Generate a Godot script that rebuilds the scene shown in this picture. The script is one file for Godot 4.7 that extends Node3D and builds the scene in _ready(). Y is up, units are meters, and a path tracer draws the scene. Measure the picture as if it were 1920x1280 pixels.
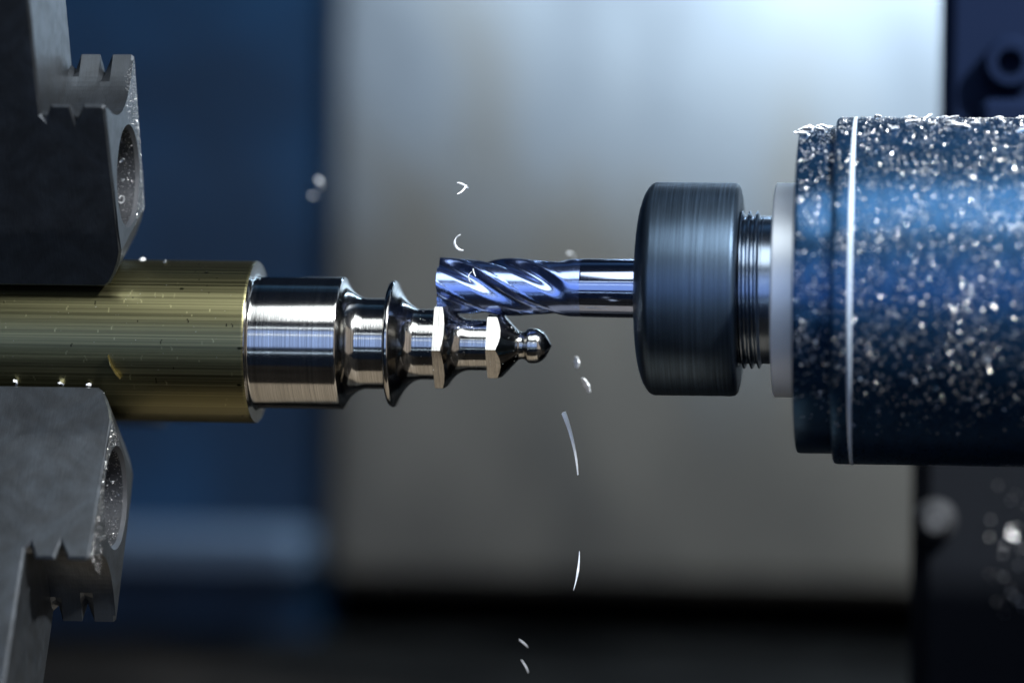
extends Node3D
# A lathe at work, seen close up. Lengths below are in millimetres and MM turns them into metres.
# The bar and the milling spindle both lie along x; y is up; z comes towards the camera.

const MM := 0.001
const YAW := 0.118                     # the camera stands a little to the right of square-on
const BAR_Y := -0.75                   # height of the bar's axis
const TOOL_Y := 10.2                   # height of the spindle's axis

var rng := RandomNumberGenerator.new()
var M := {}

func _ready() -> void:
	rng.seed = 20240611
	camera_and_light()
	materials()
	setting()
	workpiece()
	jaws()
	spindle()
	turret()
	chips()
	dust()

# ---------------------------------------------------------------- camera, air, lamps
func camera_and_light() -> void:
	var cam := Camera3D.new()
	cam.name = "camera"
	add_child(cam)
	cam.position = Vector3(700.0 * sin(YAW), 0, 700.0 * cos(YAW)) * MM
	cam.look_at(Vector3.ZERO)
	cam.rotate_object_local(Vector3.BACK, deg_to_rad(0.75))
	cam.near = 0.02
	cam.far = 20.0
	cam.fov = 10.45
	var lens := CameraAttributesPhysical.new()
	lens.frustum_focal_length = 131.25
	lens.frustum_focus_distance = 0.6925
	lens.frustum_near = 0.02
	lens.frustum_far = 20.0
	lens.exposure_aperture = 4.9
	cam.attributes = lens
	var we := WorldEnvironment.new()
	we.name = "environment"
	var e := Environment.new()
	e.background_mode = Environment.BG_COLOR
	e.background_color = Color(0.07, 0.10, 0.15)
	e.tonemap_mode = Environment.TONE_MAPPER_LINEAR
	e.tonemap_exposure = 1.28
	e.sdfgi_enabled = true
	e.ssao_enabled = true
	e.ssil_enabled = true
	we.environment = e
	add_child(we)

func area(called: String, at: Vector3, target: Vector3, size: Vector2, energy: float, color: Color) -> void:
	var l := AreaLight3D.new()
	l.name = called
	l.area_size = size
	l.light_energy = energy
	l.light_color = color
	l.shadow_enabled = true
	add_child(l, true)
	l.position = at
	l.look_at_from_position(at, target, Vector3.UP if absf((target - at).normalized().y) < 0.98 else Vector3.BACK)

# a work lamp: dark housing, glowing window, and the light of the same size just in front of it
func lamp(called: String, label: String, at: Vector3, target: Vector3, size: Vector2, energy: float, color: Color, glow: float) -> void:
	var t := thing(called, label, "lamp", at)
	t.look_at_from_position(at, target, Vector3.UP)
	var st := begin()
	box(st, Vector3(0, 0, 26), Vector3(size.x * 1000 + 24, size.y * 1000 + 24, 30), 4)
	obj("lamp_housing", st, M.black, t)
	st = begin()
	box(st, Vector3(0, 0, 8.5), Vector3(size.x * 1000, size.y * 1000, 4), 1)
	var g := StandardMaterial3D.new()
	g.albedo_color = Color(0.8, 0.8, 0.8)
	g.emission_enabled = true
	g.emission = color
	g.emission_energy_multiplier = glow
	obj("lamp_window", st, g, t)
	area(called + "_beam", at, target, size, energy, color)

# ---------------------------------------------------------------- materials
func streaks(w: int, h: int, along_u: bool, lo: float, hi: float, seed_: int, fine: float, dotted := 0.25) -> Image:
	# lines that run round (along_u) or along a turned piece, with slow changes on the way
	var n := FastNoiseLite.new()
	n.seed = seed_
	n.noise_type = FastNoiseLite.TYPE_SIMPLEX_SMOOTH
	n.frequency = 1.0
	n.fractal_octaves = 4
	n.fractal_gain = 0.75
	n.fractal_lacunarity = 2.3
	var im := Image.create(w, h, false, Image.FORMAT_RGB8)
	for y in h:
		for x in w:
			var across := float(y) / h if along_u else float(x) / w
			var on := float(x) / w if along_u else float(y) / h
			var a := across * TAU
			var b := on * TAU
			# closed circles so that the picture repeats without a seam
			var v := n.get_noise_3d(cos(a) * fine, sin(a) * fine, (0.35 if along_u else 0.05) * cos(b) + 3.0)
			var d := n.get_noise_3d(cos(a) * fine * 1.7, sin(a) * fine * 1.7, 6.0 * cos(b) + 5.0 * sin(b) + 9.0)
			var k := clampf(0.5 + 0.85 * (v * (1.0 - dotted) + d * dotted), 0, 1)
			var c := lerpf(lo, hi, k)
			im.set_pixel(x, y, Color(c, c, c))
	return im

func tex(im: Image) -> ImageTexture:
	return ImageTexture.create_from_image(im)

func noise(seed_: int, freq: float, lo: Color, hi: Color, size := 512, octaves := 5) -> NoiseTexture2D:
	var n := FastNoiseLite.new()
	n.seed = seed_
	n.frequency = freq
	n.fractal_octaves = octaves
	n.fractal_gain = 0.6
	var t := NoiseTexture2D.new()
	t.width = size
	t.height = size
	t.seamless = true
	t.noise = n
	var g := Gradient.new()
	g.set_color(0, lo)
	g.set_color(1, hi)
	g.set_offset(0, 0.25)
	g.set_offset(1, 0.75)
	t.color_ramp = g
	return t

func jaw_grain() -> ImageTexture:
	# ground steel: short fine scratches one way, a few longer ones across, and oily smudges
	var n := FastNoiseLite.new()
	n.seed = 77
	n.frequency = 1.0
	n.fractal_octaves = 4
	var size := 512
	var im := Image.create(size, size, false, Image.FORMAT_RGB8)
	for y in size:
		for x in size:
			var a := TAU * x / size
			var b := TAU * y / size
			var grit := n.get_noise_3d(cos(a) * 30.0, sin(a) * 30.0, 9.0 + 1.6 * cos(b)) * 0.6 + n.get_noise_3d(x * 0.35, y * 0.35, 2.0) * 0.7
			var smudge := n.get_noise_3d(cos(a) * 0.9 + 4.0, sin(a) * 0.9 + cos(b) * 0.9, sin(b) * 0.9)
			var c := clampf(0.84 + 0.17 * grit + 0.10 * smudge, 0.45, 1.0)
			im.set_pixel(x, y, Color(c, c * (0.985 + 0.02 * smudge), c * (0.97 + 0.04 * smudge)))
	var r := RandomNumberGenerator.new()
	r.seed = 5
	for k in 70:
		var p := Vector2(r.randf() * size, r.randf() * size)
		var d := Vector2.from_angle(r.randfn(1.3, 0.5))
		var g := r.randf_range(0.75, 1.2)
		for i in int(r.randf_range(20, 120)):
			var q := p + d * i
			var px := im.get_pixel(posmod(int(q.x), size), posmod(int(q.y), size))
			im.set_pixel(posmod(int(q.x), size), posmod(int(q.y), size), Color(minf(1, px.r * g), minf(1, px.g * g), minf(1, px.b * g)))
	return tex(im)

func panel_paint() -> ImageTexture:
	# worn, mottled grey paint; warmer, dimmer light is painted into its lower part
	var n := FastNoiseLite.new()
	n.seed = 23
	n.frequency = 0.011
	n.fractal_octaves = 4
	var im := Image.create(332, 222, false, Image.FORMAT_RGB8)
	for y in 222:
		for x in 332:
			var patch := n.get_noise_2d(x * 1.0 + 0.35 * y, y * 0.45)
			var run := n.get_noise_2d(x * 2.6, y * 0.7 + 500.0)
			var warm_shade := smoothstep(-0.30, 0.32, 0.50 - y / 190.0 + 0.55 * patch + 0.25 * run - (x - 150) * 0.0008)
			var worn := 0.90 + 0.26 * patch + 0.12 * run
			var c := Color(1, 1, 1).lerp(Color(0.72, 0.655, 0.575), warm_shade)
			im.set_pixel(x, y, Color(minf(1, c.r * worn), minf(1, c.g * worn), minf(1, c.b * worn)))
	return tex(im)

func bar_skin() -> ImageTexture:
	# drawing lines along the bar, with short nicks across them and a few dark pits
	var im := streaks(1024, 512, false, 0.55, 0.92, 6, 26.0, 0.05)
	var r := RandomNumberGenerator.new()
	r.seed = 12
	for k in 420:
		var u := r.randi() % 1024
		var v := r.randi() % 512
		var g := r.randf_range(1.15, 1.9) if k % 4 else r.randf_range(0.35, 0.7)
		var slant := r.randf_range(-0.25, 0.25)
		for i in r.randi_range(3, 12):
			var x := posmod(u + i, 1024)
			var y := posmod(v + int(i * slant), 512)
			var c := minf(1.0, im.get_pixel(x, y).r * g)
			im.set_pixel(x, y, Color(c, c, c))
	for k in 14:
		var u := r.randi() % 1024
		var v := r.randi() % 512
		for i in range(-3, 4):
			for j in range(-2, 3):
				if i * i + j * j * 2 < 9:
					im.set_pixel(posmod(u + i, 1024), posmod(v + j, 512), Color(0.3, 0.32, 0.33))
	return tex(im)

func mat(albedo: Color, rough: float, metal: float) -> StandardMaterial3D:
	var m := StandardMaterial3D.new()
	m.albedo_color = albedo.linear_to_srgb()
	m.roughness = rough
	m.metallic = metal
	return m

func grey(a: float) -> Color:
	return Color(a, a, a)

func materials() -> void:
	var rings := tex(streaks(128, 1024, true, 0.3, 1.0, 3, 46.0, 0.18))
	var rings_soft := tex(streaks(256, 1024, true, 0.55, 1.0, 8, 22.0, 0.12))
	var lines := tex(streaks(1024, 128, false, 0.0, 1.0, 5, 34.0, 0.03))
	var lines_soft := tex(streaks(1024, 128, false, 0.6, 1.0, 6, 26.0, 0.03))
	# freshly turned brass: pale, mirror like, with the fine rings the tool left
	var m := mat(Color(0.80, 0.78, 0.74), 0.19, 1.0)
	m.roughness_texture = rings
	m.heightmap_enabled = true
	m.heightmap_texture = rings
	m.heightmap_scale = 0.0006
	m.albedo_texture = rings_soft
	M.turned = m
	m = mat(Color(0.80, 0.77, 0.72), 0.16, 1.0)
	m.roughness_texture = noise(15, 0.02, grey(0.5), grey(1.0), 256)
	m.albedo_texture = tex(streaks(128, 512, true, 0.45, 1.0, 17, 30.0, 0.4))
	M.milled = m
	# the drawn skin of the bar: olive, dull, streaked along its length
	m = mat(Color(0.31, 0.285, 0.145), 0.44, 1.0)
	m.roughness_texture = lines_soft
	m.albedo_texture = bar_skin()
	m.uv1_scale = Vector3(1, 0.2, 1)
	m.heightmap_enabled = true
	m.heightmap_texture = lines
	m.heightmap_scale = 0.0004
	M.drawn = m
	# jaws: hardened, oily grey steel
	m = mat(Color(0.125, 0.142, 0.16), 0.38, 0.82)
	m.albedo_texture = jaw_grain()
	m.roughness_texture = noise(12, 0.008, grey(0.80), grey(1.0), 512, 6)
	m.heightmap_enabled = true
	m.heightmap_texture = noise(13, 0.09, grey(0), grey(1), 1024, 5)
	m.heightmap_scale = 0.0006
	m.uv1_triplanar = true
	m.uv1_scale = Vector3(40, 40, 40)
	M.jaw = m
	m = mat(Color(0.05, 0.052, 0.056), 0.5, 0.6)
	m.heightmap_enabled = true
	m.heightmap_texture = noise(14, 0.2, grey(0), grey(1), 512, 3)
	m.heightmap_scale = 0.008
	m.uv1_triplanar = true
	m.uv1_scale = Vector3(60, 60, 60)
	M.bore = m
	# black oxide nut with brushed rings
	m = mat(Color(0.19, 0.285, 0.405), 0.45, 0.9)
	m.albedo_texture = tex(streaks(128, 1024, true, 0.12, 1.0, 21, 60.0, 0.1))
	m.roughness_texture = rings_soft
	m.heightmap_enabled = true
	m.heightmap_texture = rings
	m.heightmap_scale = 0.0006
	M.nut = m
	m = mat(Color(0.30, 0.36, 0.44), 0.24, 1.0)
	M.thread = m
	m = mat(Color(0.86, 0.91, 0.94), 0.42, 0.4)
	M.ring = m
	# coated carbide cutter
	m = mat(Color(0.32, 0.42, 0.74), 0.26, 1.0)
	m.roughness_texture = rings_soft
	M.cutter = m
	m = mat(Color(0.37, 0.43, 0.60), 0.15, 1.0)
	m.roughness_texture = rings_soft
	M.shank = m
	# spindle nose
	m = mat(Color(0.022, 0.075, 0.165), 0.30, 0.85)
	m.albedo_texture = noise(41, 0.02, grey(0.85), grey(1.0))
	m.roughness_texture = noise(42, 0.05, grey(0.7), grey(1.0))
	m.heightmap_enabled = true
	m.heightmap_texture = noise(43, 0.15, grey(0), grey(1), 512, 4)
	m.heightmap_scale = 0.0006
	m.uv1_triplanar = true
	m.uv1_scale = Vector3(30, 30, 30)
	M.housing = m
	var cap := m.duplicate() as StandardMaterial3D
	cap.roughness = 0.27
	M.cap = cap
	m.roughness = 0.34
	M.lip_highlight = mat(Color(0.62, 0.72, 0.82), 0.35, 0.3)  # pale colour paints in the light caught by the housing's bevel
	m = mat(Color(0.90, 0.91, 0.91), 0.45, 0.4)
	M.chip = m
	M.gold = mat(Color(0.72, 0.55, 0.20), 0.3, 1.0)
	m = mat(Color(0.92, 0.93, 0.92), 0.34, 0.9)
	m.vertex_color_use_as_albedo = true
	M.dust = m
	# setting
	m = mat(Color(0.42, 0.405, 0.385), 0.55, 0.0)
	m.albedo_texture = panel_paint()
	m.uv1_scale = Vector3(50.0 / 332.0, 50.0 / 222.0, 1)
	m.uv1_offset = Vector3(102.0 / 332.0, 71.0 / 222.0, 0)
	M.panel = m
	m = mat(Color(0.006, 0.047, 0.102), 0.4, 0.0)
	m.albedo_texture = noise(52, 0.008, grey(0.7), grey(1.0), 256, 3)
	m.uv1_triplanar = true
	m.uv1_scale = Vector3(5, 5, 5)
	M.blue = m
	M.black = mat(Color(0.006, 0.007, 0.009), 0.6, 0.0)
	M.black.metallic_specular = 0.15
	M.navy = mat(Color(0.004, 0.008, 0.022), 0.7, 0.0)
	M.navy.metallic_specular = 0.12
	m = mat(Color(0.014, 0.012, 0.010), 0.6, 0.0)
	m.albedo_texture = noise(53, 0.01, grey(0.5), grey(1.0), 256, 4)
	m.uv1_triplanar = true
	m.uv1_scale = Vector3(4, 4, 4)
	m.metallic_specular = 0.12
	M.tray = m
	M.dim = mat(Color(0.014, 0.018, 0.026), 0.7, 0.3)
	M.ledge = mat(Color(0.16, 0.20, 0.25), 0.5, 0.2)
	M.tan = mat(Color(0.19, 0.15, 0.105), 0.6, 0.0)

# ---------------------------------------------------------------- helpers
func numbered(called: String) -> String:
	if not has_node(NodePath(called)):
		return called
	var k := 1
	while has_node(NodePath("%s_%03d" % [called, k])):
		k += 1
	return "%s_%03d" % [called, k]

func thing(called: String, label: String, category: String, at := Vector3.ZERO, group := "") -> Node3D:
	var o := Node3D.new()
	o.name = numbered(called)
	add_child(o)
	o.position = at
	return tag(o, label, category, group)

func tag(o: Node3D, label: String, category: String, group := "", kind := "") -> Node3D:
	o.set_meta("label", label)
	o.set_meta("category", category)
	if group:
		o.set_meta("group", group)
	if kind:
		o.set_meta("kind", kind)
	return o

func begin() -> SurfaceTool:
	var st := SurfaceTool.new()
	st.begin(Mesh.PRIMITIVE_TRIANGLES)
	return st

func obj(called: String, st: SurfaceTool, m: Material, parent: Node = self) -> MeshInstance3D:
	var o := MeshInstance3D.new()
	o.mesh = st.commit()
	o.material_override = m
	o.name = numbered(called) if parent == self else called
	parent.add_child(o, true)
	return o

# a corner of a face: the list holds position, normal, uv
func tri(st: SurfaceTool, a: Array, b: Array, c: Array) -> void:
	var n: Vector3 = (b[0] - a[0]).cross(c[0] - a[0])
	var order := [a, c, b] if n.dot(a[1] + b[1] + c[1]) > 0 else [a, b, c]
	for v in order:
		st.set_normal(v[1])
		st.set_uv(v[2])
		st.add_vertex(v[0] * MM)

func quad(st: SurfaceTool, a: Array, b: Array, c: Array, d: Array) -> void:
	tri(st, a, b, c)
	tri(st, a, c, d)

func flat(st: SurfaceTool, p: Array, out: Vector3) -> void:
	# a flat convex face whose outside is on the side of out
	var n: Vector3 = (p[1] - p[0]).cross(p[2] - p[0]).normalized()
	if n.length() < 0.5:
		return
	if n.dot(out) < 0:
		n = -n
	for k in range(1, p.size() - 1):
		tri(st, [p[0], n, Vector2(p[0].x, p[0].y) * 0.02], [p[k], n, Vector2(p[k].x, p[k].y) * 0.02], [p[k + 1], n, Vector2(p[k + 1].x, p[k + 1].y) * 0.02])

func box(st: SurfaceTool, at: Vector3, size: Vector3, bevel: float) -> void:
	# a box with chamfered edges
	var h := size / 2
	var b := minf(bevel, minf(h.x, minf(h.y, h.z)) * 0.9)
	var i := h - Vector3(b, b, b)
	for ax in 3:
		var u := (ax + 1) % 3
		var w := (ax + 2) % 3
		for s in [-1.0, 1.0]:
			var p := []
			for q in [[-1.0, -1.0], [1.0, -1.0], [1.0, 1.0], [-1.0, 1.0]]:
				var v := Vector3.ZERO
				v[ax] = s * h[ax]
				v[u] = q[0] * i[u]
				v[w] = q[1] * i[w]
				p.append(at + v)
			var o := Vector3.ZERO
			o[ax] = s
			flat(st, p, o)
			for s2 in [-1.0, 1.0]:                      # the edge between this face and the next axis
				var e := []
				for q in [[0, -1.0], [0, 1.0], [1, 1.0], [1, -1.0]]:
					var v := Vector3.ZERO
					v[ax] = s * (h[ax] if q[0] == 0 else i[ax])
					v[u] = s2 * (i[u] if q[0] == 0 else h[u])
					v[w] = q[1] * i[w]
					e.append(at + v)
				var o2 := Vector3.ZERO
				o2[ax] = s
				o2[u] = s2
				flat(st, e, o2)
	for sx in [-1.0, 1.0]:
		for sy in [-1.0, 1.0]:
			for sz in [-1.0, 1.0]:
				flat(st, [at + Vector3(sx * h.x, sy * i.y, sz * i.z), at + Vector3(sx * i.x, sy * h.y, sz * i.z), at + Vector3(sx * i.x, sy * i.y, sz * h.z)], Vector3(sx, sy, sz))

func round_x(x: float, r: float, a: float) -> Vector3:
	return Vector3(x, r * sin(a), r * cos(a))

# turn a profile of (x, radius) about the x axis; corners sharper than 32 degrees stay sharp
func lathe(st: SurfaceTool, pts: Array, segs := 144, out := 1.0) -> void:
	var n := pts.size()
	var nor := []
	for k in n - 1:
		var d: Vector2 = pts[k + 1] - pts[k]
		nor.append(Vector2(-d.y, d.x).normalized() * out)
	for k in n - 1:
		var na: Vector2 = nor[k]
		var nb: Vector2 = nor[k]
		if k > 0 and nor[k - 1].dot(nor[k]) > 0.85:
			na = (nor[k - 1] + nor[k]).normalized()
		if k < n - 2 and nor[k + 1].dot(nor[k]) > 0.85:
			nb = (nor[k + 1] + nor[k]).normalized()
		var p: Vector2 = pts[k]
		var q: Vector2 = pts[k + 1]
		if p.distance_to(q) < 0.0005:
			continue
		var va := (p.x + p.y) * 0.05
		var vb := (q.x + q.y) * 0.05
		for s in segs:
			var a0 := TAU * s / segs
			var a1 := TAU * (s + 1) / segs
			var u0 := float(s) / segs
			var u1 := float(s + 1) / segs
			var A := [round_x(p.x, p.y, a0), Vector3(na.x, na.y * sin(a0), na.y * cos(a0)), Vector2(u0, va)]
			var B := [round_x(q.x, q.y, a0), Vector3(nb.x, nb.y * sin(a0), nb.y * cos(a0)), Vector2(u0, vb)]
			var C := [round_x(q.x, q.y, a1), Vector3(nb.x, nb.y * sin(a1), nb.y * cos(a1)), Vector2(u1, vb)]
			var D := [round_x(p.x, p.y, a1), Vector3(na.x, na.y * sin(a1), na.y * cos(a1)), Vector2(u1, va)]
			if q.y > 1e-5:
				tri(st, A, B, C)
			else:
				tri(st, A, B, D)
				continue
			if p.y > 1e-5:
				tri(st, A, C, D)

func pr(list: Array) -> Array:
	var o := []
	for k in range(0, list.size(), 2):
		o.append(Vector2(list[k], list[k + 1]))
	return o

func smooth_profile(pts: Array, step: float) -> Array:
	# the same profile with more points on its curves
	var c := Curve2D.new()
	for k in pts.size():
		var t := Vector2.ZERO
		if k > 0 and k < pts.size() - 1:
			var a: Vector2 = pts[k] - pts[k - 1]
			var b: Vector2 = pts[k + 1] - pts[k]
			if a.normalized().dot(b.normalized()) > 0.7:
				t = (a.normalized() + b.normalized()).normalized() * minf(a.length(), b.length()) / 3.0
		c.add_point(pts[k], -t, t)
	c.bake_interval = step
	var o := []
	for p in c.get_baked_points():
		if o.is_empty() or p.distance_to(o[-1]) > step * 0.2:
			o.append(p)
	if o[-1].distance_to(pts[-1]) > 0.001:
		o.append(pts[-1])
	return o

# ---------------------------------------------------------------- the setting
func setting() -> void:
	lamp("work_lamp", "bright work lamp above and in front of the brass workpiece", Vector3(0.10, 0.46, 0.31), Vector3(-0.02, 0, 0), Vector2(0.5, 0.30), 0.085, Color(0.95, 0.98, 1.0), 1.0)
	lamp("panel_lamp", "long lamp above the grey panel behind the tools", Vector3(0.10, 0.215, -0.325), Vector3(0.10, 0.07, -0.40), Vector2(0.25, 0.05), 0.165, Color(0.77, 0.885, 1.0), 1.0)
	lamp("window_light", "wide blue door window behind the camera", Vector3(0.0, 0.10, 0.96), Vector3(0, 0.0, 0), Vector2(1.3, 0.50), 0.14, Color(0.64, 0.76, 1.0), 0.3)
	lamp("tube_light", "thin white tube above the door window", Vector3(0.0, 0.43, 0.93), Vector3(0, 0, 0), Vector2(1.3, 0.022), 0.03, Color(0.9, 0.95, 1.0), 1.0)
	lamp("tube_light", "thin white tube across the upper half of the door window", Vector3(0.0, 0.215, 0.93), Vector3(0, 0.2, 0), Vector2(1.3, 0.016), 0.02, Color(0.9, 0.95, 1.0), 1.0)
	lamp("tube_light", "thin white tube below the door window", Vector3(0.0, -0.295, 0.93), Vector3(0, 0, 0), Vector2(1.3, 0.014), 0.014, Color(0.8, 0.9, 1.0), 1.0)
	lamp("side_fill", "added soft warm fill, unseen, to the right of the camera", Vector3(0.62, 0.04, 0.36), Vector3(0, 0, 0), Vector2(0.6, 0.6), 0.022, Color(1.0, 0.93, 0.85), 0.1)  # added fill, no known lamp: brightens reflections in the right-facing fillets
	var s := SpotLight3D.new()
	s.name = "spot_beam"
	s.light_energy = 1.3
	s.light_color = Color(0.97, 0.985, 1.0)
	s.light_size = 0.018
	s.spot_angle = 24.0
	s.spot_angle_attenuation = 0.5
	s.spot_range = 2.0
	s.shadow_enabled = true
	add_child(s)
	s.look_at_from_position(Vector3(0.41, 0.45, 0.31), Vector3(0.0, 0.0, 0.0))

	var st := begin()
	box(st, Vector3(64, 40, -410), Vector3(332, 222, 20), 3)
	tag(obj("wall_panel", st, M.panel), "large pale grey panel, with warm dim light painted into it low down, behind the cutter", "panel", "", "structure")
	st = begin()
	box(st, Vector3(-262.5, 40, -414), Vector3(318, 300, 20), 3)
	tag(obj("wall_blue", st, M.blue), "dark blue painted wall behind the chuck jaws", "wall", "", "structure")
	st = begin()
	box(st, Vector3(0, 0, -620), Vector3(1200, 700, 20), 2)
	tag(obj("wall_back", st, M.black), "black recess wall below and behind the grey panel", "wall", "", "structure")
	st = begin()
	box(st, Vector3(0, -100, -250), Vector3(1200, 24, 720), 2)
	tag(obj("floor", st, M.tray), "dark brown chip tray floor under the tools", "floor", "", "structure")
	st = begin()
	box(st, Vector3(-20, 300, -70), Vector3(900, 300, 8), 2)
	tag(obj("light_blocker", st, M.blue), "added unseen dark blue plate, a light guard hanging high above the brass bar", "blocker")  # added out of view to keep the work lamp off the back panel
	st = begin()
	box(st, Vector3(-226, -62, -385), Vector3(240, 11, 40), 2)
	tag(obj("guide_rail", st, M.ledge), "blue-grey rail low on the blue wall, under the bar", "rail")
	st = begin()
	box(st, Vector3(-84, -83, -11), Vector3(252, 8, 78), 2)
	tag(obj("tan_reflector", st, M.tan), "tan cover plate, added unseen under the workpiece to reflect brown into it", "reflector")  # added out of view for the brown band it reflects into the metal

# ---------------------------------------------------------------- the brass workpiece
# a collar turned round and then milled to six flats: each face belongs either to a flat or to the turned profile
func hex_collar(st: SurfaceTool, pts: Array, apothem: float, turn: float) -> void:
	var p := smooth_profile(pts, 0.13)
	var segs := 288
	for k in p.size() - 1:
		var a: Vector2 = p[k]
		var b: Vector2 = p[k + 1]
		var d := b - a
		if d.length() < 0.0005:
			continue
		var n2 := Vector2(-d.y, d.x).normalized()
		for s in segs:
			var cs := []
			var cut := 0
			var mid := TAU * (s + 0.5) / segs
			var side := roundf((mid - turn) / (TAU / 6))
			var fa := turn + side * TAU / 6
			for q in [[a, 0], [b, 0], [b, 1], [a, 1]]:
				var an: float = TAU * (s + q[1]) / segs
				var lim := apothem / cos(an - fa)
				var r: float = q[0].y
				if r > lim:
					r = lim
					cut += 1
				cs.append([round_x(q[0].x, r, an), Vector3(n2.x, n2.y * sin(an), n2.y * cos(an)), Vector2(float(s + q[1]) / segs, (q[0].x + q[0].y) * 0.05)])
			if cut >= 2 and absf(d.x) > 0.02 and (a.y + b.y) / 2 > apothem:
				for c in cs:
					c[1] = Vector3(0, sin(fa), cos(fa))
			quad(st, cs[0], cs[1], cs[2], cs[3])

func workpiece() -> void:
	var t := thing("brass_workpiece", "olive brass bar with its turned end stepped down to a pointed tip", "workpiece", Vector3(0, BAR_Y, 0) * MM)
	var st := begin()
	lathe(st, pr([-150, 15.3, -48.95, 15.33, -48.75, 15.30, -48.45, 15.12]), 180)
	obj("bar_stock", st, M.drawn, t)
	st = begin()
	lathe(st, pr([-48.45, 15.12, -48.43, 13.05, -48.35, 12.75, -48.2, 12.58, -47.95, 12.5, -47.6, 12.48, -32.15, 12.47, -31.85, 12.42, -31.69, 12.28]), 180)
	obj("turned_body", st, M.turned, t)
	st = begin()
	lathe(st, smooth_profile(pr([-31.69, 12.28, -31.48, 11.76, -31.08, 10.96, -30.47, 10.15, -29.65, 9.4, -28.74, 8.84, -27.72, 8.57, -26.91, 8.54, -23.25, 8.53]), 0.3), 160)
	obj("neck", st, M.turned, t)
	st = begin()
	lathe(st, smooth_profile(pr([-23.25, 8.53, -23.18, 10.0, -23.08, 11.2, -22.85, 11.68, -22.34, 11.89, -21.93, 11.74, -21.68, 11.24, -21.32, 10.44, -20.72, 9.33, -19.9, 8.23, -18.99, 7.37, -18.08, 6.82, -17.17, 6.62]), 0.16), 180)
	obj("flange", st, M.turned, t)
	st = begin()
	lathe(st, pr([-17.17, 6.62, -14.03, 6.62]), 144)
	obj("neck", st, M.turned, t)
	st = begin()
	hex_collar(st, pr([-14.03, 6.62, -14.03, 8.72, -13.93, 8.85, -12.51, 8.85, -12.41, 8.72, -12.01, 7.82, -11.4, 6.81, -10.59, 5.91, -9.58, 5.21, -8.57, 4.86, -7.66, 4.76]), 7.68, deg_to_rad(-38))
	obj("hexagonal_collar", st, M.milled, t)
	st = begin()
	lathe(st, pr([-7.66, 4.76, -4.23, 4.75]), 120)
	obj("neck", st, M.turned, t)
	st = begin()
	hex_collar(st, pr([-4.23, 4.75, -4.23, 6.5, -4.13, 6.65, -2.42, 6.65, -2.22, 6.45, 1.31, 2.7, 1.61, 2.55]), 5.78, deg_to_rad(-38))
	obj("hexagonal_collar", st, M.milled, t)
	st = begin()
	lathe(st, smooth_profile(pr([1.61, 2.55, 2.11, 2.53, 2.52, 2.65, 2.92, 3.0, 3.12, 3.2, 3.42, 3.26, 4.43, 3.26, 5.03, 3.14, 5.73, 2.75, 6.34, 2.15, 6.84, 1.35, 7.14, 0.75, 7.49, 0.0]), 0.12), 120)
	obj("nose_tip", st, M.turned, t)

# ---------------------------------------------------------------- chuck jaws
# A jaw in its own axes: x along the bar, r away from the bar, w across. Built once and copied round the bar.
func jaw_half_width(r: float) -> float:
	if r < 27.0:
		return lerpf(9.2, 11.6, clampf((r - 15.0) / 12.0, 0, 1))
	return lerpf(11.6, 13.2, clampf((r - 27.0) / 26.0, 0, 1))

func jaw_point(p: Vector3, s: float, inset: float) -> Vector3:
	# p = (x, r, 1 where the hollow gripping surface is cut through the teeth); s from -1 to 1 across
	var w := jaw_half_width(p.y) - inset
	var r := minf(p.y, 53.0 - 6.2 * (1.0 - s * s)) if p.z > 0.5 else p.y
	return Vector3(p.x, r, s * w)

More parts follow.
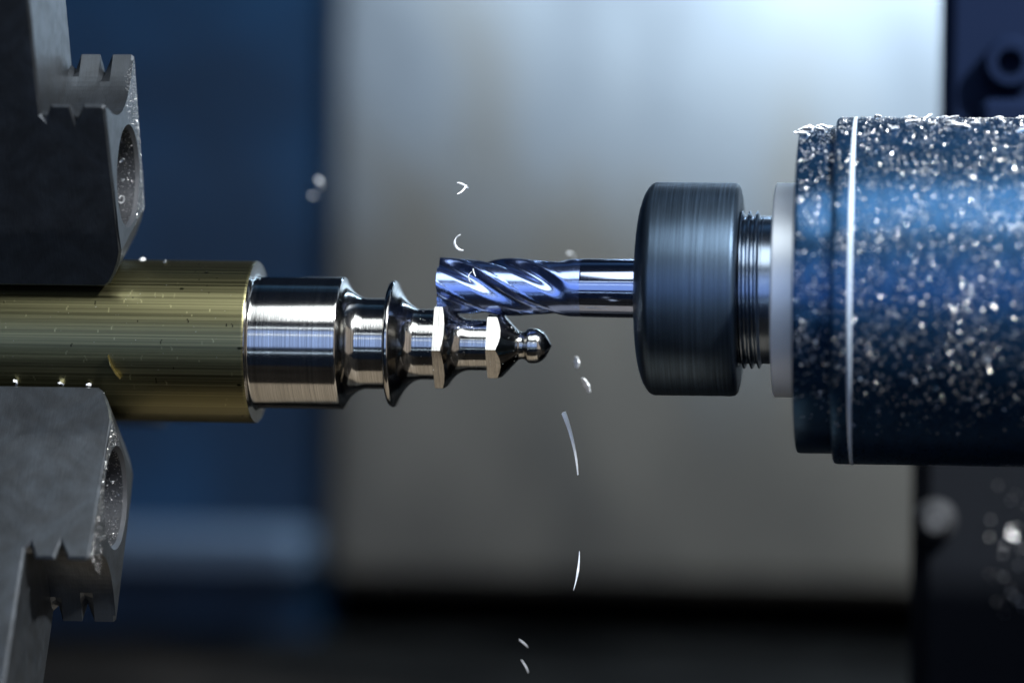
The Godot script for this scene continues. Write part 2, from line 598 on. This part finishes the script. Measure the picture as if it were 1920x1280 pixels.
func jaw_mesh() -> SurfaceTool:
	var st := begin()
	# outline in (x, r, hollow), from the tip round the right end and up the two toothed steps
	var o := [
		Vector3(-150, 15.25, 0), Vector3(-74.6, 15.25, 0), Vector3(-73.6, 16.0, 0), Vector3(-72.4, 18.0, 0), Vector3(-71.3, 20.6, 0), Vector3(-70.6, 23.2, 0), Vector3(-70.6, 39.0, 0), Vector3(-70.6, 52.5, 1),
		Vector3(-71.1, 53.0, 1), Vector3(-74.6, 53.0, 1), Vector3(-76.3, 49.4, 1), Vector3(-77.0, 53.0, 1), Vector3(-80.6, 53.0, 1), Vector3(-81.8, 50.0, 1), Vector3(-82.7, 51.0, 1),
		Vector3(-82.7, 58.0, 0), Vector3(-82.7, 66.0, 0), Vector3(-82.7, 79.0, 0), Vector3(-86.4, 79.0, 0), Vector3(-88.6, 75.6, 0), Vector3(-89.6, 79.0, 0), Vector3(-150, 79.0, 0)]
	var n := o.size()
	var flat_poly := PackedVector2Array()
	for p in o:
		flat_poly.append(Vector2(p.x, p.y))
	# inset outline for the chamfer along both sides
	var b := 0.45
	var inner := []
	for k in n:
		var a: Vector2 = flat_poly[(k - 1 + n) % n]
		var c: Vector2 = flat_poly[k]
		var d: Vector2 = flat_poly[(k + 1) % n]
		var n1 := Vector2(-(c - a).y, (c - a).x).normalized()
		var n2 := Vector2(-(d - c).y, (d - c).x).normalized()
		var m := (n1 + n2).normalized()
		var q := c + m * b / maxf(0.45, m.dot(n1))
		inner.append(Vector3(q.x, q.y, o[k].z))
	var hole_c := Vector2(33.7, 0.0)
	var hole_r := 9.6
	# the strips across, one per edge of the outline; the flat right end is left for the ring round the hole
	for k in n - 1:
		if k == 5 or k == 6:
			continue
		var p: Vector3 = o[k]
		var q: Vector3 = o[k + 1]
		var steps := 28
		var e := Vector2(q.x - p.x, q.y - p.y)
		var out3 := Vector3(e.y, -e.x, 0).normalized()
		for j in steps:
			var s0 := -1.0 + 2.0 * j / steps
			var s1 := -1.0 + 2.0 * (j + 1) / steps
			var c4 := [jaw_point(p, s0, b), jaw_point(q, s0, b), jaw_point(q, s1, b), jaw_point(p, s1, b)]
			var fn: Vector3 = (c4[1] - c4[0] + c4[2] - c4[3]).cross(c4[3] - c4[0] + c4[2] - c4[1]).normalized()
			if fn.dot(out3) < 0:
				fn = -fn
			if fn.length() > 0.5:
				quad(st, [c4[0], fn, Vector2.ZERO], [c4[1], fn, Vector2.ZERO], [c4[2], fn, Vector2.ZERO], [c4[3], fn, Vector2.ZERO])
	# the right end, a ring from the hole's rim out to the edges
	var ringn := 96
	var rim := []
	var edge := []
	for k in ringn + 1:
		var a := TAU * k / ringn
		var dir := Vector2(cos(a), sin(a))                 # (r, w)
		rim.append(Vector3(-70.6, hole_c.x + hole_r * dir.x, hole_r * dir.y))
		var far := 0.0
		for h in 400:
			far += 0.1
			var r := hole_c.x + dir.x * far
			var w := dir.y * far
			var hw := jaw_half_width(r) - b
			var s := w / hw
			if absf(s) > 1.0 or r < 23.2 or r > minf(52.5, 53.0 - 6.2 * (1.0 - s * s)):
				break
		edge.append(Vector3(-70.6, hole_c.x + dir.x * far, dir.y * far))
	for k in ringn:
		quad(st, [rim[k], Vector3.RIGHT, Vector2.ZERO], [edge[k], Vector3.RIGHT, Vector2.ZERO], [edge[k + 1], Vector3.RIGHT, Vector2.ZERO], [rim[k + 1], Vector3.RIGHT, Vector2.ZERO])
	# chamfers and the two sides
	var tris := Geometry2D.triangulate_polygon(PackedVector2Array(inner.map(func(v): return Vector2(v.x, v.y))))
	for s in [-1.0, 1.0]:
		var oo := o.duplicate()
		oo[6] = Vector3(-70.6, 39.0, 0)
		for k in n - 1:
			var p0 := jaw_point(oo[k], s, b)
			var q0 := jaw_point(oo[k + 1], s, b)
			var p1 := jaw_point(inner[k], s, 0)
			var q1 := jaw_point(inner[k + 1], s, 0)
			var e: Vector3 = oo[k + 1] - oo[k]
			flat(st, [p0, q0, q1, p1], Vector3(e.y, -e.x, 0).normalized() + Vector3(0, 0, s))
		# side wall, cut in rows so that its taper bends smoothly
		for h in range(0, tris.size(), 3):
			side_face(st, inner[tris[h]], inner[tris[h + 1]], inner[tris[h + 2]], s, 0)
	# inside of the counterbore
	return st

func side_face(st: SurfaceTool, a: Vector3, b: Vector3, c: Vector3, s: float, depth: int) -> void:
	var lo := minf(a.y, minf(b.y, c.y))
	var hi := maxf(a.y, maxf(b.y, c.y))
	var long := maxf(a.distance_to(b), maxf(b.distance_to(c), c.distance_to(a)))
	if depth < 9 and hi - lo > 1.5 and lo < 28.0 and long > 2.0:
		if a.distance_to(b) >= long - 1e-4:
			var m := (a + b) / 2
			side_face(st, a, m, c, s, depth + 1)
			side_face(st, m, b, c, s, depth + 1)
		elif b.distance_to(c) >= long - 1e-4:
			var m := (b + c) / 2
			side_face(st, a, b, m, s, depth + 1)
			side_face(st, a, m, c, s, depth + 1)
		else:
			var m := (c + a) / 2
			side_face(st, a, b, m, s, depth + 1)
			side_face(st, m, b, c, s, depth + 1)
		return
	var v := []
	for p in [a, b, c]:
		var slope: float = (jaw_half_width(p.y + 0.4) - jaw_half_width(p.y - 0.4)) / 0.8
		v.append([jaw_point(p, s, 0), Vector3(0, -slope, s).normalized(), Vector2.ZERO])
	tri(st, v[0], v[1], v[2])

func make_jaw(label: String) -> Node3D:
	var t := thing("chuck_jaw", label, "chuck jaw", Vector3(0, BAR_Y, 0) * MM, "jaws gripping the brass bar")
	obj("jaw_body", jaw_mesh(), M.jaw, t)
	var st := begin()
	# the bore: chamfered rim, wall and seat, hollow seen from the right
	var bore := begin()
	lathe(bore, pr([-70.6, 9.6, -71.3, 8.9, -79.0, 8.9, -79.0, 4.6, -92.0, 4.6, -92.0, 0.0]), 72, -1.0)
	var o := obj("counterbore", bore, M.bore, t)
	o.position = Vector3(0, 33.7, 0) * MM
	# the socket screw at the bottom of the hole
	lathe(st, pr([-79.0, 6.4, -76.8, 6.4, -76.2, 5.9, -76.2, 3.2, -78.6, 3.2, -78.6, 0.0]), 48)
	obj("screw_head", st, M.bore, o)
	return t

func jaws() -> void:
	var j := make_jaw("upper grey steel chuck jaw, dark and dusty, above the brass bar")
	# in the jaw's own axes r is y; turn r from straight up towards the camera
	j.rotation.x = deg_to_rad(90.0 - 65.0)
	var k := j.duplicate()
	k.name = numbered("chuck_jaw")
	add_child(k)
	k.set_meta("label", "lower steel chuck jaw with a bright blue-grey side, under the brass bar")
	k.rotation.x = deg_to_rad(90.0 + 60.0)
	k.position.x = -1.0 * MM
	var l := j.duplicate()
	l.name = numbered("chuck_jaw")
	add_child(l)
	l.set_meta("label", "chuck jaw on the far side, mostly hidden behind the brass bar")
	l.rotation.x = deg_to_rad(90.0 - 183.5)

# ---------------------------------------------------------------- cutter, collet chuck, spindle nose
func flute_radius(x: float, a: float) -> float:
	# four helical flutes that run out towards the shank
	var R := 5.4
	var ph := fposmod(a / TAU * 4.0 + (x + 14.0) / 52.0 * 4.0, 1.0)
	var r := 1.0
	if ph < 0.12:
		r = 1.0
	elif ph < 0.40:
		r = lerpf(0.985, 0.94, (ph - 0.12) / 0.28)
	elif ph < 0.74:
		r = lerpf(0.94, 0.74, smoothstep(0.0, 1.0, (ph - 0.40) / 0.34))
	else:
		r = lerpf(0.74, 1.0, pow((ph - 0.74) / 0.26, 2.2))
	var keep := 1.0 - smoothstep(5.5, 12.0, x)
	return R * (1.0 - (1.0 - r) * keep)

func spindle() -> void:
	var y := Vector3(0, TOOL_Y, 0) * MM
	var c := thing("end_mill", "blue coated end mill with a bright shank, standing out of the collet nut", "end mill", y)
	var st := begin()
	var nx := 120
	var na := 192
	var x0 := -13.85
	var x1 := 13.0
	var P := []
	for i in nx + 1:
		var row := []
		for k in na + 1:
			var x := lerpf(x0, x1, float(i) / nx)
			var a := TAU * k / na
			row.append(round_x(x, flute_radius(x, a), a))
		P.append(row)
	for i in nx:
		for k in na:
			var cs := []
			for q in [[0, 0], [1, 0], [1, 1], [0, 1]]:
				var ii: int = i + q[0]
				var kk: int = k + q[1]
				var du: Vector3 = P[mini(ii + 1, nx)][kk] - P[maxi(ii - 1, 0)][kk]
				var dv: Vector3 = P[ii][(kk + 1) % na] - P[ii][(kk - 1 + na) % na]
				var nn := du.cross(dv).normalized()
				var p: Vector3 = P[ii][kk]
				if nn.dot(Vector3(0, p.y, p.z)) < 0:
					nn = -nn
				cs.append([p, nn, Vector2(float(kk) / na, p.x * 0.05)])
			quad(st, cs[0], cs[1], cs[2], cs[3])
	for k in na:                                         # the cutting end, dished towards its centre
		var a: Vector3 = P[0][k]
		var b: Vector3 = P[0][k + 1]
		var m := Vector3(x0 + 0.5, 0, 0)
		var nn := Vector3(-1, 0, 0)
		tri(st, [a, nn, Vector2.ZERO], [b, nn, Vector2.ZERO], [m, nn, Vector2.ZERO])
	obj("fluted_end", st, M.cutter, c)
	st = begin()
	lathe(st, pr([13.0, 5.4, 13.3, 5.45, 24.5, 5.53]), 120)
	obj("shank", st, M.shank, c)

	var t := thing("collet_chuck", "dark blue-black round collet nut on a threaded spindle with a pale ring", "collet chuck", y)
	st = begin()
	lathe(st, smooth_profile(pr([24.4, 5.56, 23.67, 6.2, 23.67, 11.75, 23.87, 13.74, 24.27, 15.74, 24.97, 17.82, 25.67, 19.0, 26.27, 19.6, 26.97, 19.88]), 0.35) + pr([27.1, 19.9, 41.5, 19.86, 42.1, 19.7, 42.5, 19.2, 42.69, 18.5, 42.69, 14.3]), 200)
	obj("collet_nut", st, M.nut, t)
	# the thread: a real helix, six ridges to the visible length
	st = begin()
	var steps := 96
	nx = 84
	var pitch := 1.42
	for i in nx:
		for k in steps:
			var cs := []
			for q in [[0, 0], [1, 0], [1, 1], [0, 1]]:
				var x: float = lerpf(41.5, 47.6, float(i + q[0]) / nx)
				var a: float = TAU * (k + q[1]) / steps
				var rr := func(xx: float, aa: float) -> float:
					var f := fposmod(xx / pitch + aa / TAU, 1.0)
					var h := clampf(1.35 - absf(f - 0.5) * 3.6, 0.0, 1.0)
					return 13.75 + 0.95 * h * (1.0 - smoothstep(46.4, 47.2, xx))
				var r: float = rr.call(x, a)
				var slope: float = (rr.call(x + 0.03, a) - rr.call(x - 0.03, a)) / 0.06
				var nn := Vector3(-slope, sin(a), cos(a)).normalized()
				cs.append([round_x(x, r, a), nn, Vector2(float(k + q[1]) / steps, x * 0.05)])
			quad(st, cs[0], cs[1], cs[2], cs[3])
	lathe(st, pr([47.6, 13.75, 49.3, 13.75]), 96)
	obj("spindle_thread", st, M.thread, t)
	st = begin()
	lathe(st, pr([49.14, 13.7, 49.14, 19.5, 49.45, 19.93, 54.2, 19.92]), 180)
	obj("spacer_ring", st, M.ring, t)

	var h := thing("spindle_housing", "large dark blue round spindle housing speckled with metal dust", "spindle housing", y)
	st = begin()
	lathe(st, pr([53.59, 19.7, 53.59, 29.7, 53.8, 30.1, 54.3, 30.25, 60.45, 30.22]), 200)
	obj("front_cap", st, M.cap, h)
	st = begin()
	lathe(st, pr([60.4, 30.0, 60.4, 31.5, 60.65, 31.95, 61.1, 32.15, 63.45, 32.15, 63.5, 31.9]), 200)
	obj("cap_flange", st, M.housing, h)
	st = begin()
	lathe(st, pr([63.5, 31.9, 63.52, 32.22, 63.7, 32.30, 64.05, 32.30, 64.2, 32.20, 64.22, 31.9]), 200)
	obj("highlight_ring", st, M.lip_highlight, h)  # stands in for the bright highlight along the lip
	st = begin()
	lathe(st, pr([64.22, 31.9, 64.3, 32.13, 160, 32.1]), 200)
	obj("housing_barrel", st, M.housing, h)

# ---------------------------------------------------------------- the dark turret behind the spindle
func turret() -> void:
	var t := thing("tool_turret", "blurred navy black turret block behind the spindle housing", "turret", Vector3(79, 0, -105) * MM)
	var st := begin()
	box(st, Vector3(50, 62, 0), Vector3(100, 130, 60), 3)
	obj("upper_block", st, M.navy, t)
	st = begin()
	box(st, Vector3(45, -44, -18), Vector3(100, 81, 70), 4)
	obj("lower_block", st, M.black, t)
	for k in 3:
		st = begin()
		lathe(st, pr([0, 5.5, 6, 5.5, 7, 4.6, 7, 2.6, 3, 2.6, 3, 0]), 40)
		var bolt := obj("bolt_head", st, M.navy, t)
		bolt.rotation_degrees.y = -90
		bolt.position = Vector3(14 + 24 * k, 58 + 6 * k, 30) * MM
	st = begin()
	box(st, Vector3(30, 46, 33), Vector3(44, 9, 8), 1.5)
	obj("clamp_bar", st, M.navy, t)
	st = begin()
	lathe(st, pr([0, 4.4, 5, 4.4, 7, 3.0, 9, 2.4, 9, 0]), 40)
	var nozzle := obj("nozzle_cap", st, M.bore, t)
	nozzle.rotation_degrees.y = -90
	nozzle.position = Vector3(0, -36, 15) * MM

# ---------------------------------------------------------------- chips
# a curled ribbon of metal: bend radius, how far round it goes, width, thickness, sideways drift, taper
func chip_mesh(radius: float, arc: float, width: float, thick: float, drift: float, taper: float) -> SurfaceTool:
	var st := begin()
	var n := 14
	var rows := []
	for i in n + 1:
		var f := float(i) / n
		var a := deg_to_rad(arc) * (f - 0.5)
		var k := lerpf(1.0, 1.0 - taper, absf(f * 2.0 - 1.0)) if taper >= 0 else lerpf(1.0 + taper, 1.0, f)
		var wob := 1.0 + 0.12 * sin(f * 17.0 + radius * 5.0)
		var out := Vector3(cos(a), sin(a), 0)
		var c := out * radius - Vector3(radius, 0, 0) + Vector3(0, 0, drift * (f - 0.5))
		var w := Vector3(0, 0, 1) * width * 0.5 * k * wob
		var h := out * thick * 0.5 * k
		rows.append([c + w + h, c - w + h, c - w - h, c + w - h])
	for i in n:
		var A: Array = rows[i]
		var B: Array = rows[i + 1]
		var mid: Vector3 = (A[0] + A[1] + A[2] + A[3] + B[0] + B[1] + B[2] + B[3]) / 8.0
		for k in 4:
			var p := [A[k], B[k], B[(k + 1) % 4], A[(k + 1) % 4]]
			flat(st, p, (p[0] + p[1] + p[2] + p[3]) / 4.0 - mid)
	flat(st, rows[0], rows[0][0] - rows[1][0])
	flat(st, rows[n], rows[n][0] - rows[n - 1][0])
	return st

func chip(label: String, at: Vector3, turn: Vector3, s: Array, m: Material, group := "") -> MeshInstance3D:
	var o := obj("metal_chip", chip_mesh(s[0], s[1], s[2], s[3], s[4], s[5]), m)
	tag(o, label, "metal chip", group)
	o.position = at * MM
	o.rotation_degrees = turn
	return o

func on_round(x: float, r: float, deg: float, axis_y: float) -> Vector3:
	# a point on a round surface, deg up from the side that faces the camera
	return Vector3(x, axis_y + r * sin(deg_to_rad(deg)), r * cos(deg_to_rad(deg)))

func chips() -> void:
	var fly := "chips thrown off by the cutter"
	# a bent double chip in the air above the cutter
	var v := thing("metal_chip", "tiny V-shaped bright chip in the air high above the cutter end", "metal chip", Vector3(-9.2, 28.9, 4) * MM, fly)
	var a := obj("blade", chip_mesh(4.2, 36, 0.6, 0.2, 0.3, 0.5), M.chip, v)
	a.rotation_degrees = Vector3(30, 20, 62)
	a.position = Vector3(0.1, 0.3, 0) * MM
	var b := obj("blade", chip_mesh(3.2, 46, 0.8, 0.2, 0.2, 0.4), M.chip, v)
	b.rotation_degrees = Vector3(-20, 30, -48)
	b.position = Vector3(0.0, -0.9, 0.1) * MM
	chip("bright crescent chip in the air just above the cutter end", Vector3(-10.4, 18.1, 5), Vector3(20, 0, 190), [1.5, 170, 1.1, 0.26, 0.3, 0.6], M.chip, fly)
	chip("small crescent chip in front of the blue cutter", Vector3(-7.4, 11.9, 7.5), Vector3(10, 0, 175), [1.2, 110, 0.5, 0.2, 0.1, 0.6], M.chip, fly)
	chip("tiny straight chip in front of the upper edge of the cutter", Vector3(-6.4, 12.7, 7.5), Vector3(0, 0, 200), [3.0, 30, 0.5, 0.2, 0.1, 0.4], M.chip, fly)
	chip("blurred round chip against the blue wall, the brighter of two", Vector3(-45.5, 31.6, -52), Vector3(40, 30, 20), [1.2, 150, 1.5, 0.2, 0.2, 0.3], M.chip, fly)
	chip("fainter blurred chip against the blue wall, left of the brighter one", Vector3(-48.5, 29.4, -60), Vector3(30, 60, 80), [1.0, 90, 0.7, 0.2, 0.2, 0.3], M.chip, fly)
	chip("faint chip in the air over the middle of the cutter", Vector3(8.1, 17.3, -30), Vector3(20, 40, 60), [1.1, 130, 0.8, 0.15, 0.2, 0.3], M.chip, fly)
	chip("blurred chip falling right of the pointed tip", Vector3(14.3, -3.6, 20), Vector3(10, 50, 15), [6.0, 20, 1.3, 0.3, 0.1, 0.5], M.chip, fly)
	chip("blurred slanted sliver falling below the pointed tip", Vector3(15.9, -7.7, 18), Vector3(0, 50, 35), [9.0, 20, 1.3, 0.3, 0.1, 0.5], M.chip, fly)
	chip("long white needle chip falling between workpiece and collet nut", Vector3(12.2, -18.8, 4), Vector3(12, 0, 12), [40.0, 17.5, 1.3, 0.7, 0.2, -0.75], M.chip, fly)
	chip("thin pale needle chip falling low over the dark gap", Vector3(13.4, -42.5, 4), Vector3(0, 0, -8), [24.0, 17.5, 0.5, 0.4, 0.1, 0.8], M.chip, fly)
	chip("faint chip falling at the bottom edge, the upper of two", Vector3(5.2, -54.8, 20), Vector3(0, 20, 50), [7.0, 18, 0.5, 0.15, 0.1, 0.5], M.chip, fly)
	chip("faint chip falling at the bottom edge, the lower of two", Vector3(5.6, -59.0, 20), Vector3(0, 20, 30), [7.0, 22, 0.5, 0.15, 0.1, 0.5], M.chip, fly)
	# chips that lie on the bar and in the jaws
	chip("gold curved chip clinging to the bar beside the lower jaw", on_round(-73.0, 15.6, -19, BAR_Y), Vector3(20, 0, 205), [9.0, 32, 1.3, 0.12, 0.3, 0.3], M.gold)
	chip("tiny white chip on top of the bar against the upper jaw", on_round(-70.4, 15.5, 84, BAR_Y), Vector3(60, 20, 80), [0.7, 120, 0.6, 0.12, 0.2, 0.4], M.chip)
	chip("tiny curled chip on top of the bar right of the upper jaw", on_round(-65.5, 15.5, 74, BAR_Y), Vector3(50, 70, 20), [0.7, 140, 0.4, 0.1, 0.2, 0.4], M.chip)
	chip("bright chip wedged between bar and lower jaw, further left", on_round(-91.5, 15.7, -31, BAR_Y), Vector3(50, 20, 20), [0.9, 130, 0.8, 0.15, 0.3, 0.4], M.chip)
	chip("bright chip wedged between bar and lower jaw, further right", on_round(-83.0, 15.7, -31, BAR_Y), Vector3(20, 50, 70), [0.8, 110, 0.9, 0.15, 0.3, 0.4], M.chip)
	chip("pale chip wedged at the lower jaw's corner under the bar", on_round(-77.5, 15.7, -32, BAR_Y), Vector3(70, 10, 30), [0.7, 150, 0.5, 0.15, 0.3, 0.4], M.chip)
	var in_bore := [[-72.6, 0.9, 5.0], [-73.4, -2.2, 5.6], [-73.0, -4.4, 4.6], [-74.2, -4.8, 3.4], [-75.0, -5.0, 2.0], [-74.6, 4.5, 5.0]]
	for j in [65.0, -60.0]:
		for p in in_bore:
			var q := Vector3(p[0] - (0.0 if j > 0 else 1.0), 33.7 + p[1] * 1.4 * (1.0 if j > 0 else -1.0), -p[2]).rotated(Vector3.RIGHT, deg_to_rad(90.0 - j))
			var lab := "small curled chip caught in the hole of the upper jaw" if j > 0 else "small curled chip caught in the hole of the lower jaw"
			chip(lab, q + Vector3(0, BAR_Y, 0), Vector3(rng.randf() * 360, rng.randf() * 360, rng.randf() * 360), [rng.randf_range(0.5, 0.9), rng.randf_range(120, 260), rng.randf_range(0.3, 0.6), 0.1, 0.5, 0.4], M.chip, "chips in the upper jaw's hole" if j > 0 else "chips in the lower jaw's hole")
	# swarf lying on top of the spindle housing
	for k in 30:
		var front := k < 11
		var x := rng.randf_range(54.0, 60.0) if front else clampf(rng.randfn(79.0, 6.5), 66.0, 94.0)
		var r := 30.5 if front else 32.4
		var deg := rng.randf_range(66, 92) if front else rng.randf_range(64, 93)
		chip("flat bright chip lying on the front cap of the spindle housing" if front else "flat bright chip lying on top of the spindle housing's barrel", on_round(x, r, deg, TOOL_Y), Vector3(deg - 90 + rng.randfn(0, 14), rng.randf_range(-30, 30), 90 + rng.randfn(0, 12)),
			[rng.randf_range(2.5, 6.0), rng.randf_range(15, 40), rng.randf_range(0.7, 1.7), 0.22, rng.randf_range(-0.6, 0.6), 0.35], M.chip, "chips on the front cap" if front else "chips on the barrel")

# ---------------------------------------------------------------- fine metal dust
func flake() -> ArrayMesh:
	var st := begin()
	var p := [Vector3(1, 0, 0.15), Vector3(0.2, 0.8, -0.1), Vector3(-0.9, 0.35, 0.1), Vector3(-0.5, -0.75, -0.15), Vector3(0.45, -0.6, 0.1)]
	var up := Vector3(0, 0, 0.22)
	for k in 5:
		flat(st, [p[k] + up, p[(k + 1) % 5] + up, Vector3(0, 0, 0.3)], Vector3(0, 0, 1))
		flat(st, [p[k] - up, p[(k + 1) % 5] - up, Vector3(0, 0, -0.3)], Vector3(0, 0, -1))
		flat(st, [p[k] + up, p[(k + 1) % 5] + up, p[(k + 1) % 5] - up, p[k] - up], (p[k] + p[(k + 1) % 5]))
	return st.commit()

func scatter(label: String, places: Array) -> void:
	# places: [position in mm, normal, size in mm]
	var mm := MultiMesh.new()
	mm.transform_format = MultiMesh.TRANSFORM_3D
	mm.use_colors = true
	mm.mesh = flake()
	mm.instance_count = places.size()
	for k in places.size():
		var q: Array = places[k]
		var n: Vector3 = q[1].normalized()
		var lean := (n + Vector3(rng.randfn(0, 1), rng.randfn(0, 1), rng.randfn(0, 1)) * 0.55).normalized()
		var bs := Basis.looking_at(lean, Vector3(0.3, 0.8, 0.52).normalized()).rotated(lean, rng.randf() * TAU)
		mm.set_instance_transform(k, Transform3D(bs.scaled(Vector3.ONE * q[2]), (q[0] + n * q[2] * 0.25) * MM))
		var warm := rng.randf()
		mm.set_instance_color(k, Color(1.0, lerpf(1.0, 0.95, warm), lerpf(1.0, 0.86, warm * warm)))
	var o := MultiMeshInstance3D.new()
	o.multimesh = mm
	o.material_override = M.dust
	o.name = numbered("metal_dust")
	add_child(o)
	tag(o, label, "metal dust", "", "stuff")

func dust() -> void:
	var p := []
	var clump := FastNoiseLite.new()
	clump.seed = 4
	clump.frequency = 0.11
	for k in 10500:
		var deg := rng.randf_range(-62, 100)
		if deg < -5 and rng.randf() < (-deg - 5) / 52.0:
			continue
		var x := rng.randf_range(54.0, 98.0)
		var r := 30.25
		if x > 60.3:
			if x < 61.0:
				continue
			r = 32.17
		if x > 63.3 and x < 64.4:
			continue
		if clump.get_noise_2d(x, deg * 0.55) * 1.3 + 0.82 < rng.randf():
			continue
		p.append([on_round(x, r, deg, TOOL_Y), on_round(0, 1, deg, 0), rng.randf_range(0.045, 0.14) * (1.0 + 1.2 * pow(rng.randf(), 9))])
	scatter("fine bright metal dust stuck all over the spindle housing", p)
	p = []
	for k in 260:                                       # the milled end of the workpiece
		var x := rng.randf_range(-17.0, 6.0)
		var r := 6.62
		if x > -14.1 and x < -12.4:
			r = 7.9
		elif x > -11.0 and x <= -7.6:
			r = 5.6
		elif x > -7.6 and x <= -4.3:
			r = 4.76
		elif x > -4.3 and x < -2.2:
			r = 6.0
		elif x >= -2.2 and x < 1.5:
			r = lerpf(6.3, 2.7, (x + 2.2) / 3.6)
		elif x >= 1.5 and x < 3.2:
			r = 2.8
		elif x >= 3.2:
			r = 3.27 - maxf(0.0, x - 4.4) * 0.4
		if x >= -12.4 and x <= -11.0:
			continue
		var deg := rng.randf_range(30, 100) if rng.randf() < 0.75 else rng.randf_range(-60, 30)
		p.append([on_round(x, r, deg, BAR_Y), on_round(0, 1, deg, 0), rng.randf_range(0.03, 0.08)])
	for k in 90:
		var deg := rng.randf_range(-40, 80)
		p.append([on_round(rng.randf_range(-97, -49.5), 15.32, deg, BAR_Y), on_round(0, 1, deg, 0), rng.randf_range(0.02, 0.06)])
	scatter("fine metal dust on the milled collars and tip of the workpiece", p)
	for j in [65.0, -60.0]:
		p = []
		var turn := deg_to_rad(90.0 - j)
		var dx := 0.0 if j > 0 else -1.0
		for k in 2600:                                   # the bore's wall and seat, and the end face round it
			var a := rng.randf() * TAU
			var q: Vector3
			var n: Vector3
			var kind := rng.randf()
			if kind < 0.42:
				q = Vector3(rng.randf_range(-78.6, -71.4), 33.7 + 8.82 * cos(a), 8.82 * sin(a))
				n = Vector3(0, -cos(a), -sin(a))
			elif kind < 0.55:
				var rr := rng.randf_range(6.6, 8.8)
				q = Vector3(-79.0, 33.7 + rr * cos(a), rr * sin(a))
				n = Vector3.RIGHT
			else:
				var r := rng.randf_range(16.0, 52.0)
				var w := jaw_half_width(r) - 0.5
				var z := -w * (1.0 - 0.7 * pow(rng.randf(), 1.6)) * 0.99
				if Vector2(r - 33.7, z).length() < 9.8:
					continue
				var x := -70.6
				if r < 23.2:
					x = lerpf(-73.8, -70.6, pow((r - 15.8) / 7.4, 0.8))
				q = Vector3(x, r, z)
				n = Vector3(1, -0.4 if r < 23.2 else 0.0, 0)
			q = q.rotated(Vector3.RIGHT, turn)
			p.append([q + Vector3(dx, BAR_Y, 0), n.rotated(Vector3.RIGHT, turn), rng.randf_range(0.035, 0.10)])
		scatter("fine metal dust on the end and in the hole of the upper jaw" if j > 0 else "fine metal dust on the end and in the hole of the lower jaw", p)
	p = []
	for k in 90:
		p.append([Vector3(rng.randf_range(90, 122), rng.randf_range(-56, -22), -86.0), Vector3(0, 0.3, 1), rng.randf_range(0.15, 0.45)])
	scatter("large out of focus dust specks on the turret under the spindle housing", p)
